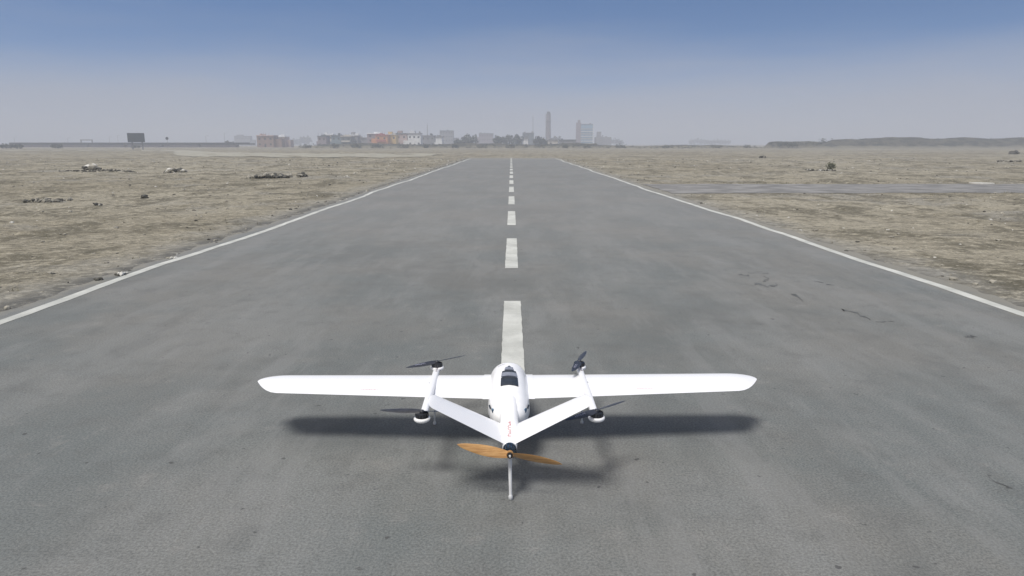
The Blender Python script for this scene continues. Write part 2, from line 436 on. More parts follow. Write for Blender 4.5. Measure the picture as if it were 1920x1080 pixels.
def leaf_blob(mb, c, rx, ry, rz, n, s, r, mi=0):
    for k in range(n):
        while True:
            p = Vector((r.uniform(-1, 1), r.uniform(-1, 1), r.uniform(-1, 1)))
            if p.length < 1 and p.length > r.random() * .8: break
        lump = .75 + .4 * math.sin(p.x * 5 + c[0]) * math.cos(p.z * 4 + c[1])
        o = Vector((c[0] + p.x * rx * lump, c[1] + p.y * ry, c[2] + p.z * rz * lump))
        u = Vector((r.gauss(0, 1), r.gauss(0, 1), r.gauss(0, 1))).normalized(); w = u.orthogonal().normalized()
        ss = s * r.uniform(.5, 1.2)
        mb.add([o + u * ss, o + w * ss * .7, o - u * ss, o - w * ss * .7], [(0, 1, 2, 3)], mi)

def rubble(name, px0, px1, py, hgt, label, cat, seed, n=28, mats=None, weights=(0, 0, 1), depth=.5, group=None):
    r = random.Random(seed); x0, y0 = P(px0, py); x1, _ = P(px1, py); q = MB()
    if n >= 28:      # low lens of soil the pieces are bedded in
        zc = float(ground_h((x0 + x1) / 2, y0)); vs = []; m = 40
        for k in range(m + 1):
            t = k / m; x = x0 + (x1 - x0) * (t * 1.04 - .02); e = math.sin(math.pi * t) ** .5; w_ = depth * (.35 + .5 * float(fbm(np.array(x * 2.1), np.array(seed * 3.), 3))) * e
            zz = float(ground_h(x, y0)); hh_ = hgt * .30 * e * (.4 + float(fbm(np.array(x * 3.), np.array(seed + 7.), 3)))
            for u in (-1, -.5, 0, .5, 1): vs.append((x - (x0 + x1) / 2, u * w_, zz - .05 + (hh_ + .05) * (1 - u * u)))
        q.add(vs, [(k * 5 + j, k * 5 + j + 1, k * 5 + j + 6, k * 5 + j + 5) for k in range(m) for j in range(4)], 0 if 0 in weights else 1)
    for k in range(n):
        t = r.random(); x = x0 + (x1 - x0) * t; s = hgt * r.uniform(.25, .6); y = y0 + r.uniform(-.5, .5) * depth
        zz = float(ground_h(x, y)); env = math.sin(math.pi * min(1, max(0, t))) ** .6
        rock(q, (x - (x0 + x1) / 2, y - y0, zz + s * .3 + r.random() * hgt * .5 * env), (s * r.uniform(.8, 1.7), s, s * r.uniform(.5, .9)), r, r.choice(weights))
    o = q.build(name, mats or [M_STONE, M_DSTONE, M_WSTONE]); o.location = ((x0 + x1) / 2, y0, 0)
    tag(o, label, cat, group)
    return o
rubble('rubble_heap', 162, 184, 321, .5, 'pale-topped grey rubble heap at the middle of the long dark berm left of the runway', 'rubble', 1, 30, weights=(0, 1, 2, 0))
rubble('debris_row', 113, 255, 323, .16, 'long low dark line of debris across the sand left of the runway', 'debris', 2, 130, weights=(1, 1, 1, 0), depth=.5)
rubble('rubble_heap', 312, 346, 322, .42, 'small grey stone heap right of the long dark debris line', 'rubble', 3, 50, weights=(0, 0, 1, 2))
rubble('scrub_mound', 472, 538, 333, .32, 'low brown earth mound with dark scrub, nearest mound left of the runway far part', 'mound', 4, 70, weights=(0, 1, 0, 1), depth=1.5)
rubble('dark_boulder', 558, 572, 333, .32, 'dark boulder at the right end of the low scrub mound', 'boulder', 5, 9, weights=(1, 1, 0), depth=.4)
rubble('flat_rock', 171, 188, 387, .11, 'flat dark rock with a pale top lying alone on the left sand', 'rock', 6, 8, weights=(1, 1, 2), depth=.25)
rubble('black_clump', 266, 276, 372, .2, 'small black clump standing on the sand above the flat dark rock', 'clump', 7, 8, weights=(1,), depth=.2)
rubble('white_litter', 321, 333, 484, .06, 'white scrap of litter beside the left edge line', 'litter', 8, 7, weights=(2,), depth=.1)
rubble('verge_stones', 219, 238, 515, .09, 'dark stones with one white stone at the left edge line', 'stones', 9, 12, weights=(1, 1, 2), depth=.2)
rubble('verge_stone', 180, 192, 525, .07, 'small dark stone left of the stones at the left edge line', 'stone', 19, 6, weights=(1,), depth=.1)
rubble('stone_patch', 70, 122, 380, .16, 'scatter of greyish broken stones far left on the sand', 'stones', 10, 60, weights=(0, 0, 1), depth=1.6)
rubble('white_debris', 646, 656, 334, .16, 'white piece of debris on the sand near the far left edge line', 'debris', 11, 7, weights=(2, 2, 0), depth=.3)
rubble('debris_row', 1512, 1566, 321, .17, 'dark and white line of debris on the far right sand', 'debris', 12, 60, weights=(1, 1, 1, 2), depth=.4)
rubble('debris_scrap', 1424, 1434, 296, .5, 'small dark scrap lying far off on the right sand', 'debris', 13, 8, weights=(1, 1, 0), depth=.4)
rubble('dark_boulder', 1896, 1908, 289, 1.1, 'dark boulder with a pale top on the far right sand', 'boulder', 14, 8, weights=(1, 1, 1, 2), depth=.4)
rubble('earth_ridge', 1866, 1912, 304, .28, 'low dark ridge of earth at the far right picture edge', 'ridge', 15, 40, weights=(1, 0), depth=.6)
q = MB(); q2x, q2y = P(1558, 320); r = random.Random(3)
leaf_blob(q, (0, 0, .34), .42, .4, .36, 420, .06, r)
sh = empty('scrub_bush', (q2x, q2y, float(ground_h(q2x, q2y)))); tag(sh, 'dark green bush at the right end of the far right debris line', 'bush')
q.build('foliage', M_SCRUB, sh); q = MB()
for k in range(5): q.tube((0, 0, -.03), (r.uniform(-.2, .2), r.uniform(-.2, .2), .35), .02, .008, 6)
q.build('stem', M_DSTONE, sh)
# white slab beside the side track
q = MB(); x0, y0 = P(1822, 345); x1, _ = P(1862, 345); n = 18
ring = [((x0 + x1) / 2 + (x1 - x0) / 2 * math.cos(t) * (1 + .12 * math.sin(3 * t)), y0 + .55 * math.sin(t) * (1 + .2 * math.cos(2 * t))) for t in [2 * math.pi * k / n for k in range(n)]]
q.add([(x, y, .0) for x, y in ring] + [(x, y, .06) for x, y in ring], [tuple(range(n, 2 * n))] + [(k, (k + 1) % n, n + (k + 1) % n, n + k) for k in range(n)])
o = q.build('spilled_lime', M_WSTONE); tag(o, 'flat white patch of spilled material beside the grey side track', 'white patch')

# ------------------------------------------------------------------ far structures
M_WALL = {k: simple('wall_' + k, c, .85, .12, .5) for k, c in dict(
    grey=(.22, .22, .23), dark=(.10, .12, .13), brown=(.24, .16, .13), mauve=(.24, .20, .22), orange=(.52, .24, .10),
    yellow=(.60, .42, .16), white=(.68, .69, .70), teal=(.16, .22, .25), cream=(.48, .45, .40), pink=(.42, .32, .30), blue=(.20, .33, .45), red=(.36, .10, .09)).items()}
M_GLASS = simple('window_dark', (.03, .035, .04), .25, .3, 1)
M_ROOF = simple('roof_slab', (.30, .30, .30), .9, .15, 1)
M_SLATE = simple('billboard_back', (.022, .034, .046), .6, .15, .4)
M_STEEL = simple('steel', (.20, .20, .21), .6, .15, 2)
M_CONC = simple('concrete', (.022, .026, .034), .85, .2, .3)
M_BRICK = simple('brick_shaft', (.13, .10, .105), .85, .2, .8)
M_LEAF = simple('leaf_dark', (.030, .040, .026), .8, .4, .8)
M_BARK = simple('bark', (.10, .08, .06), .9, .3, 4)
def house(px0, px1, pyt, D, wall, label, cat='house', storeys=2, extra=None, trim='white', name='house', depth=9):
    x0, x1, h = X_at(px0, D), X_at(px1, D), H_at(pyt, D); w = x1 - x0
    e = empty(name, ((x0 + x1) / 2, D, 0)); tag(e, label, cat, 'far houses of the town' if cat == 'house' else None)
    q = MB(); q.box((0, depth / 2, (h - .4) / 2 - .1), (w, depth, h - .4 + .2))
    rr_ = random.Random(px0 * 7 + 1); ww = w * rr_.uniform(.25, .45); sd = rr_.choice([-1, 1]); hh = h * rr_.uniform(.45, .8)
    q.box((sd * (w / 2 + ww / 2 - .3), depth * .6, hh / 2 - .1), (ww, depth * .7, hh)); q.build('wall', M_WALL[wall], e)
    q = MB(); q.box((0, depth / 2 - .15, h - .28), (w + .5, depth + .5, .22))
    for sx in (-1, 1): q.box((sx * (w / 2 + .1), depth / 2, h - .02), (.18, depth + .3, .3))
    q.box((0, -.15, h - .02), (w + .02, .18, .3))
    for k in range(rr_.choice([1, 2, 3])):
        bx_ = rr_.uniform(-.4, .4) * w; bw = rr_.uniform(.6, 2.4); q.box((bx_, depth * rr_.uniform(.3, .7), h + .1), (bw, 1.6, rr_.uniform(.8, 2.4)))
    for k in range(rr_.choice([0, 1, 3])): q.box((rr_.uniform(-.45, .45) * w, .6, h + .5), (.12, .12, rr_.uniform(1.2, 3.2)))
    rf = q.build('roof', M_WALL[trim], e)
    nwin = max(1, int(w / 2.6)); sh = (h - .5) / storeys
    for s_ in range(storeys):
        for k in range(nwin):
            xx = -w / 2 + w * (k + .5) / nwin; zz = sh * (s_ + .55)
            if s_ == 0 and k == nwin // 2:
                q = MB(); q.box((xx, -.03, 1.05), (1.0, .1, 2.1)); q.build('door', M_GLASS, e); continue
            q = MB(); q.box((xx, -.02, zz), (1.1, .1, 1.1)); q.build('window', M_GLASS, e)
    r = random.Random(px0)
    if extra == 'tank':
        q = MB(); q.tube((w * .2, 3, h - .3), (w * .2, 3, h + 1.5), .8, .8, 14); q.build('water_tank', M_WALL['dark'], rf)
    if extra == 'balcony':
        q = MB(); q.box((0, -.7, h * .48), (w * .8, 1.2, .15)); q.box((0, -1.25, h * .48 + .45), (w * .8, .08, .8)); q.build('balcony', M_WALL[trim], e)
    if extra == 'room':
        q = MB(); q.box((-w * .18, 4, h + .7), (w * .4, 4, 2.0)); q.build('stair_room', M_WALL[wall], e)
    return e
H = [
 (440, 469, 255, 900, 'grey', 'grey block left of the brown far house', 2, 'room', 'grey'),
 (482, 513, 254, 430, 'brown', 'brown flat-roofed house standing at the left end of the town', 2, None, 'pink'),
 (513, 535, 256, 440, 'pink', 'small pinkish house with pale roof right of the brown far house', 1, None, 'white'),
 (596, 612, 255, 440, 'mauve', 'dark mauve house at the left end of the teal and white cluster', 2, None, 'dark'),
 (609, 624, 252, 470, 'cream', 'cream house between the mauve house and the house with the water tank', 2, None, 'white'),
 (622, 640, 254, 455, 'teal', 'teal grey house with a dark water tank on its roof', 2, 'tank', 'dark'),
 (639, 659, 255, 440, 'dark', 'dark house with pale band in the middle of the teal cluster', 2, 'balcony', 'cream'),
 (656, 671, 253, 450, 'grey', 'narrow grey house at the right end of the teal cluster', 2, 'room', 'white'),
 (672, 689, 258, 470, 'grey', 'low grey house left of the mauve block beside the orange house', 1, None, 'grey'),
 (689, 712, 250, 440, 'mauve', 'mauve block just left of the orange house', 3, None, 'white'),
 (704, 727, 253, 431, 'orange', 'orange house with red ground floor in the middle of the town', 2, 'balcony', 'red'),
 (725, 743, 252, 440, 'yellow', 'yellow house just right of the orange house', 2, 'room', 'cream'),
 (743, 763, 250, 455, 'pink', 'dusty pink house just right of the yellow house', 2, 'room', 'dark'),
 (765, 789, 250, 450, 'white', 'white house with open roof frame right of the pink house', 2, 'room', 'grey'),
 (790, 815, 254, 500, 'grey', 'low grey house under the thin mast right of the white house', 2, 'tank', 'grey'),
 (817, 829, 256, 430, 'white', 'small white cottage in front of the large grey block', 1, None, 'grey'),
 (825, 850, 245, 700, 'grey', 'large tall grey block behind the small white cottage', 4, None, 'dark'),
 (898, 925, 250, 760, 'mauve', 'faded mauve block between the two dark tree groups', 3, None, 'grey'),
 (980, 1001, 249, 640, 'dark', 'dark block left of the tall chimney', 3, None, 'grey'),
 (983, 990, 259, 425, 'white', 'tiny white hut in front of the dark block left of the chimney', 1, None, 'grey'),
 (1028, 1046, 262, 430, 'cream', 'low pale shed at the foot of the tall chimney', 1, None, 'grey'),
 (1050, 1080, 262, 450, 'grey', 'low dark grey shed between the chimney and the blue plant', 1, None, 'dark'),
]
for a in H: house(a[0], a[1], a[2], a[3], a[4], a[5], 'house', a[6], a[7], a[8])

# banded blue plant building with a tower
D = 700; x0, x1, h = X_at(1089, D), X_at(1111, D), H_at(233, D); w = x1 - x0; SC = D / 470
e = empty('industrial_building', ((x0 + x1) / 2, D, 0)); tag(e, 'tall blue and white banded plant building right of the chimney', 'plant building')
q = MB(); q.box((0, 5, h / 2 - .1), (w, 9, h)); q.build('wall', M_WALL['blue'], e)
for k in range(7):
    q = MB(); q.box((0, .3, (1.6 + k * 1.6) * SC), (w + .5, .8, .45 * SC)); q.build('floor_band', M_WALL['white' if k % 2 else 'cream'], e)
q = MB(); q.box((-w / 2 - 2.4, 3, H_at(230, D) / 2), (4.6, 5, H_at(230, D))); q.box((-w / 2 - 2.0, 3, H_at(228, D)), (2.4, 2.4, 3)); q.build('stair_tower', M_WALL['mauve'], e)
q = MB(); q.tube((w / 2 + .5, 0, 0), (w / 2 + .5, 0, h + .4), .22, .22, 8); q.build('pipe', M_WALL['white'], e)
q = MB(); q.box((0, 4.8, h + .05), (w + .3, 9.2, .3)); q.box((w * .3, 4, h + .6), (1.6, 2, .9)); q.build('roof', M_WALL['grey'], e)
q = MB(); q.box((w / 2 + 6.5, 3, H_at(247, D) / 2), (4, 5, H_at(247, D))); q.box((w / 2 + 11, 6, H_at(257, D) / 2), (16, 8, H_at(257, D))); q.build('annex', M_WALL['grey'], e)

D = 760; e = empty('chimney', (X_at(1028, D), D, 0)); tag(e, 'tall brick chimney rising above the hazy town', 'chimney')
q = MB(); h = H_at(210, D); q.lathe((0, 0, 0), [(3.4, 0), (2.9, 7), (2.5, 20), (2.3, h - 2.8)], 24); q.build('shaft', M_BRICK, e, smooth=40)
q = MB(); q.lathe((0, 0, h - 11), [(2.2, 0), (2.9, .25), (2.9, 1.1), (2.2, 1.3)], 24); q.build('platform', M_CONC, e)
q = MB(); q.lathe((0, 0, h - 2.8), [(2.4, 0), (2.5, .5), (1.9, 1), (1.8, 2.8)], 24); q.build('rim', M_CONC, e)
q = MB(); q.box((-2.9, -1.2, h * .5), (.6, .6, h * .88)); q.build('ladder', M_STEEL, e)
def mast(px, pyt, D, label, w=.25):
    e = empty('mast', (X_at(px, D), D, 0)); tag(e, label, 'mast'); h = H_at(pyt, D)
    q = MB()
    for sx, sy in ((-1, -1), (1, -1), (0, 1)): q.tube((sx * w * 2.2, sy * w * 2, 0), (sx * w * .6, sy * w * .6, h), w * .35, w * .25, 6)
    k = 0.
    while k < h - 1: q.box((0, 0, k), (w * (3.6 - 2.6 * k / h), w * .5, w * .4)); k += 1.6
    q.build('lattice', M_STEEL, e); q = MB(); q.tube((0, 0, h - .3), (0, 0, h + 1), w * .3, w * .2, 6); q.build('antenna', M_STEEL, e)
mast(999, 218, 1100, 'thin faint lattice mast left of the tall chimney', .8); mast(802, 234, 470, 'thin lattice mast above the low grey house', .22)

def tree(px0, px1, pyt, D, label, group='trees along the edge of the town', n=420, ybase=0):
    x0, x1, h = X_at(px0, D), X_at(px1, D), H_at(pyt, D); w = x1 - x0; r = random.Random(int(px0 * 3 + D))
    e = empty('tree' if h > 3.2 else 'bush', ((x0 + x1) / 2, D, 0)); tag(e, label, 'tree' if h > 3.2 else 'bush', group)
    q = MB(); q.tube((0, 0, -.1), (.1 * w, 0, h * .55), max(.1, h * .03), h * .018, 8)
    for k in range(4):
        a = r.uniform(0, 6.28); q.tube((.05 * w, 0, h * .35), (math.cos(a) * w * .28, math.sin(a) * w * .2, h * .7), h * .015, h * .006, 6)
    q.build('trunk', M_BARK, e)
    q = MB(); nb = max(3, int(w / 2.2))
    for k in range(nb):
        t = (k + .5) / nb - .5; rr = h * r.uniform(.36, .48)
        leaf_blob(q, (t * w * .85, r.uniform(-1, 1), h * (.52 if h > 3.2 else .4) + r.uniform(-.08, .06) * h - abs(t) * h * .2), max(w / nb * .8, rr * .7), rr, rr * (1 if h > 3.2 else 1.3), n // nb + 40, h * .085, r)
    q.build('crown' if h > 3.2 else 'foliage', M_LEAF, e)
T = [
 (545, 562, 257, 1100, 'faint tree left of the teal house cluster'),
 (562, 583, 253, 1100, 'faint broad tree touching the teal house cluster'),
 (866, 894, 249, 470, 'dark rounded tree right of the large grey block'),
 (852, 868, 258, 440, 'low dark tree beside the large grey block'),
 (925, 946, 251, 480, 'dark tree right of the faded mauve block'),
 (944, 966, 250, 500, 'broad dark tree left of the narrow dark block'),
 (966, 978, 249, 480, 'narrow dark tree left of the dark block'),
 (1000, 1022, 253, 470, 'dark tree at the left foot of the chimney'),
 (1032, 1052, 252, 800, 'pale green tree at the right foot of the chimney'),
 (1010, 1030, 258, 440, 'low tree in front of the chimney'),
 (1118, 1142, 251, 900, 'hazy tree just right of the blue plant building'),
 (1138, 1170, 258, 1000, 'hazy low tree, second right of the blue plant building'),
 (1290, 1330, 258, 1300, 'faint hazy tree on the empty horizon right of the plant'),
 (1322, 1372, 260, 1200, 'faint wide tree on the empty horizon left of the dark ridge'),
 (1455, 1500, 263.5, 322, 'dark low thicket at the left end of the dark ridge'),
 (95, 119, 267, 320, 'dark bush alone left of the billboard'),
 (245, 262, 270, 340, 'olive bush under the billboard'),
 (418, 438, 262, 480, 'small dark tree by the right end of the raised road'),
]
for a in T: tree(*a)
r = random.Random(11)
# dark bank before the town, its scrub, and the ridge on the right
def bank(name, px0, px1, D, depth, hf, mat, n=160, seed=0):
    x0, x1 = X_at(px0, D), X_at(px1, D); vs = []; fs = []; m = 9
    for k in range(n + 1):
        t = k / n; x = x0 + (x1 - x0) * t; h = hf(px0 + (px1 - px0) * t) * min(1, t * 18, (1 - t) * 18)
        h *= .82 + .36 * float(fbm(np.array(x * .13 + seed), np.array(seed + 1.), 3))
        for j in range(m):
            u = j / (m - 1); prof = float(sst(0, .42, u) * (1 - sst(.6, 1, u)))
            yy = D + (u - .4) * depth + (float(fbm(np.array(x * .2), np.array(u * 4 + seed), 2)) - .4) * 2
            vs.append((x, yy, -.06 + h * prof + (float(fbm(np.array(x * .6), np.array(u * 9 + seed), 2)) - .4) * .4 * prof))
    for k in range(n):
        for j in range(m - 1): a = k * m + j; fs.append((a, a + 1, a + m + 1, a + m))
    q = MB(); q.add(vs, fs); o = q.build(name, mat, smooth=60); tag(o, kind='structure'); return o
m, nt, b = new_mat('scrub_bank'); M_BANK = m
g = N(nt, 'ShaderNodeNewGeometry').outputs['Position']
cc = mix(nt, ramp(nt, noise(nt, g, .25, 5, .7), .42, .58), (.030, .034, .026), (.085, .080, .062))
cc = mix(nt, ramp(nt, noise(nt, g, .06, 4, .6, mscale=(1, 1, 9)), .5, .7, 0, .5), cc, (.03, .033, .028))
sz = N(nt, 'ShaderNodeSeparateXYZ'); nt.links.new(g, sz.inputs[0])
foot = mth(nt, 'ADD', sz.outputs[2], mth(nt, 'MULTIPLY', noise(nt, g, .12, 5, .7, loc=(4, 4, 0)), 3.0))   # dry earth spills over the foot
cc = mix(nt, ramp(nt, foot, 3.0, 1.9, 0, .85), cc, (.20, .185, .14))
nt.links.new(cc, b.inputs['Base Color']); b.inputs['Roughness'].default_value = .95
bump(nt, b, noise(nt, g, .8, 6, .8), 1.0, .6)
bank('embankment', 556, 1452, 340, 14, lambda p: (2.15 if p < 1120 else 1.35) + .3 * math.sin(p * .03), M_BANK, 220, 3)
bank('ridge', 1528, 2350, 320, 34, lambda p: H_at(258.6, 332) * (.90 + .10 * min(1, (p - 1528) / 150)), M_BANK, 160, 8)
bank('ridge', 1440, 1560, 330, 18, lambda p: H_at(264.8, 338), M_BANK, 40, 14)
BL = [(575, 'below the faint broad tree'), (628, 'below the house with the water tank'), (668, 'below the right end of the teal cluster'), (708, 'below the orange house'), (752, 'below the dusty pink house'),
      (802, 'below the thin mast'), (856, 'below the low tree by the grey block'), (905, 'below the faded mauve block'), (958, 'below the broad dark tree'), (1008, 'left of the pale shed by the chimney'),
      (1062, 'below the low dark grey shed'), (1100, 'below the blue plant building'), (1160, 'just right of the plant building'), (1250, 'on the empty middle of the bank'), (1345, 'below the faint wide tree'), (1405, 'at the right end of the bank')]
for k, (px, lab) in enumerate(BL):
    px += r.uniform(-4, 4); w = r.uniform(10, 24)
    tree(px - w / 2, px + w / 2, r.uniform(266.8, 269), 331 + r.uniform(-3, 3), 'low scrub bush on the dark bank ' + lab, 'scrub bushes on the bank before the town', 200)

q = MB()
for k in range(900):
    if k < 560: px = r.uniform(1445, 1990); D_ = 322 + r.uniform(-3, 9); hz = 1.6 + (H_at(259.3 if px > 1540 else 265, 332) - 1.8) * r.random()
    else: px = r.uniform(560, 1450); D_ = 334 + r.uniform(-4, 5); hz = r.uniform(0, 1.9 if px < 1120 else 1.1)
    s_ = r.uniform(.3, .75); leaf_blob(q, (X_at(px, D_), D_ + hz * .8, hz), s_ * 1.8, s_, s_ * .8, 12, .22, r)
o = q.build('hill_scrub', M_LEAF); tag(o, 'dark low scrub covering the banks along the horizon', 'scrub', kind='stuff')
# raised road on the left
D = 430; xa, xb = X_at(20, D), X_at(470, D)
e = empty('raised_road', ((xa + xb) / 2, D, 0)); tag(e, 'long low raised road with dark edge across the far left', 'elevated road')
q = MB(); q.box((0, 3, 2.0), (xb - xa, 8, .75)); q.build('deck', M_CONC, e)
q = MB(); q.box((0, -1.1, 2.62), (xb - xa, .15, .5)); q.build('parapet', M_CONC, e)
k = xa + 2
while k < xb - 24:
    q = MB(); q.box((k + 11 - (xa + xb) / 2, 2.5, .76), (21.4, 5, 1.72)); q.build('retaining_wall', M_WALL['mauve'], e); k += 23
D = 250; x0, x1 = X_at(240.5, D), X_at(272, D); zt, zb = H_at(249.5, D), H_at(266.5, D)
e = empty('billboard', ((x0 + x1) / 2, D, 0)); tag(e, 'large dark billboard on posts standing far left above the raised road', 'billboard')
q = MB(); q.box((0, 0, (zt + zb) / 2), (x1 - x0, .3, zt - zb)); q.build('panel', M_SLATE, e)
for sx in (-.3, .3):
    q = MB(); q.box((sx * (x1 - x0), .45, zt * .45), (.35, .35, zt * .9)); q.build('post', M_STEEL, e)
D = 300; e = empty('round_sign', (X_at(314, D), D, 0)); tag(e, 'small dark round sign on a thin pole right of the billboard', 'sign')
q = MB(); h = H_at(259.5, D); q.tube((0, -.05, h), (0, .1, h), .62, .62, 20); q.build('disc', M_SLATE, e)
q = MB(); q.tube((0, .12, 0), (0, .12, h), .07, .05, 8); q.build('pole', M_STEEL, e)
D = 480; e = empty('gantry', (X_at(163, D), D, 0)); tag(e, 'pale square gantry frame left of the billboard', 'gantry'); h = H_at(262.5, D)
for sx in (-1, 1): 
    q = MB(); q.box((sx * 3.8, 0, h / 2), (.6, .6, h)); q.build('post', M_STEEL, e)
q = MB(); q.box((0, 0, h + .02), (8.4, .7, .7)); q.build('beam', M_STEEL, e)
for px, py, D, lab in ((28, 258, 640, 'thin lamp post at the far left picture edge'), (128, 259, 620, 'thin lamp post left of the gantry frame'), (206, 257, 620, 'thin lamp post just left of the billboard'), (222, 254, 640, 'tallest thin lamp post just left of the billboard'), (387, 255, 520, 'thin lamp post midway between the round sign and the town'), (422, 250, 560, 'thin tall lamp post at the right end of the raised road')):
    e = empty('lamp_post', (X_at(px, D), D, 0)); tag(e, lab, 'lamp post', 'lamp posts along the raised road'); h = H_at(py, D)
    q = MB(); q.tube((0, 0, 0), (0, 0, h), .16, .1, 8); q.build('pole', M_STEEL, e)
    q = MB(); q.tube((0, 0, h - .05), (1.6, 0, h + .25), .07, .06, 6); q.box((1.9, 0, h + .25), (.8, .3, .15)); q.build('lamp_head', M_STEEL, e)
# dark hedge at the far left edge
D = 300; e = empty('hedge', (X_at(-10, D), D, 0)); tag(e, 'black-green clipped hedge at the far left picture edge', 'hedge')
q = MB(); w = X_at(40, D) - X_at(-60, D)
for k in range(12): leaf_blob(q, ((k / 11 - .5) * w * .95, 0, 1.05), w / 16, .8, 1.25, 330, .2, r)
q.build('foliage', M_LEAF, e); q = MB()
for k in range(12): q.tube(((k / 11 - .5) * w * .9, 0, -.1), ((k / 11 - .5) * w * .9, 0, 1.1), .07, .04, 6)
q.build('stem', M_BARK, e)

# ------------------------------------------------------------------ the aircraft
M_WHITE = simple('white_gelcoat', (.86, .865, .88), .32, .012, 3, coat=.3)
M_CARBON = simple('carbon', (.035, .037, .045), .38, .25, 40)
M_BLACK = simple('motor_black', (.012, .013, .016), .4, .3, 60)
M_BLUE = simple('motor_blue', (.05, .09, .14), .35, .3, 60, metal=.6)
M_GREYP = simple('hatch_grey', (.20, .22, .27), .5, .12, 50)
M_DARKP = simple('hatch_dark', (.028, .035, .045), .4, .25, 50)
M_RED = simple('red_ink', (.55, .22, .24), .6, .1, 100)
M_INK = simple('grey_ink', (.22, .20, .24), .6, .1, 100)
M_MARK = simple('blade_print', (.42, .43, .55), .6, .15, 100)
M_ROD = simple('leg_white', (.62, .63, .64), .4, .06, 30)
m, nt, b = new_mat('prop_wood'); M_WOOD = m
tcg = N(nt, 'ShaderNodeTexCoord').outputs['Object']
w_ = noise(nt, tcg, 9, 5, .6, mscale=(1, 6, 14))
nt.links.new(mix(nt, ramp(nt, w_, .35, .65), (.36, .185, .060), (.50, .285, .110)), b.inputs['Base Color']); b.inputs['Roughness'].default_value = .35; b.inputs['Coat Weight'].default_value = .4

AC = empty('fixed_wing_drone', (-.024, 4.50, 0), R(.75))
tag(AC, 'white fixed-wing drone with V tail, four lift rotors and wooden pusher propeller on the runway', 'drone')
def ring(y, zc, hw, ht, hb, n=32, e=2.3):
    out = []
    for k in range(n):
        t = 2 * math.pi * k / n; c, s = math.cos(t), math.sin(t)
        x = hw * math.copysign(abs(c) ** (2 / e), c); z = (ht if s > 0 else hb) * math.copysign(abs(s) ** (2 / e), s)
        out.append((x, y, zc + z))
    return out
def interp(tab, y):
    for a, b2 in zip(tab[:-1], tab[1:]):
        if a[0] >= y >= b2[0]:
            t = (a[0] - y) / (a[0] - b2[0]); t = t * t * (3 - 2 * t) * .5 + t * .5
            return [a[i] + (b2[i] - a[i]) * t for i in range(1, 5)]
    return list(tab[-1][1:])
POD = [(.64, .270, .002, .002, .002), (.63, .270, .030, .024, .030), (.60, .272, .055, .045, .055), (.54, .278, .084, .062, .08), (.42, .288, .112, .088, .10),
       (.28, .298, .130, .120, .115), (.16, .300, .136, .172, .12), (.06, .300, .139, .204, .12), (-.06, .300, .139, .200, .12), (-.20, .302, .139, .163, .115),
       (-.32, .306, .136, .132, .105), (-.42, .312, .122, .100, .09), (-.49, .318, .095, .070, .068), (-.53, .322, .055, .04, .04), (-.545, .324, .004, .004, .004)]
ys_ = sorted({round(a[0], 4) for a in POD} | {round(.62 - .03 * k, 4) for k in range(39)}, reverse=True)
q = MB(); q.loft([ring(y, *interp(POD, y)) for y in ys_ if y >= -.545]); fus = q.build('fuselage', M_WHITE, AC, smooth=70)
SP = [(.02, .40, .070, .075, .10), (-.20, .385, .072, .078, .09), (-.40, .358, .066, .068, .07), (-.60, .320, .057, .055, .055), (-.76, .292, .048, .044, .045), (-.835, .277, .042, .036, .038)]
q = MB(); q.loft([ring(y, *interp(SP, y), n=28, e=2.2) for y in [.02 - .0341 * k for k in range(26)]]); tailb = q.build('tail_boom', M_WHITE, AC, smooth=60)
def top_z(x, y):
    z = 0
    for tab, e in ((POD, 2.3), (SP, 2.2)):
        if tab[0][0] >= y >= tab[-1][0]:
            zc, hw, ht, hb = interp(tab, y)
            if abs(x) < hw: z = max(z, zc + ht * (1 - (abs(x) / hw) ** e) ** (1 / e))
    return z
def patch(outline, n, off, mat, name, parent, th=.004):
    """thin panel lying on the fuselage top; outline: (x0, x1, y0, y1) with x at y0 end and y1 end"""
    (xa0, xa1, ya), (xb0, xb1, yb) = outline; vs = []; m = 7
    for k in range(n + 1):
        t = k / n; y = ya + (yb - ya) * t; x0 = xa0 + (xb0 - xa0) * t; x1 = xa1 + (xb1 - xa1) * t
        for j in range(m): x = x0 + (x1 - x0) * j / (m - 1); vs.append((x, y, top_z(x, y) + off))
    fs = []
    for k in range(n):
        for j in range(m - 1): a = k * m + j; fs.append((a, a + 1, a + m + 1, a + m))
    q = MB(); q.add(vs, fs); o = q.build(name, mat, parent)
    md = o.modifiers.new('thick', 'SOLIDIFY'); md.thickness = th; md.offset = 0
    return o
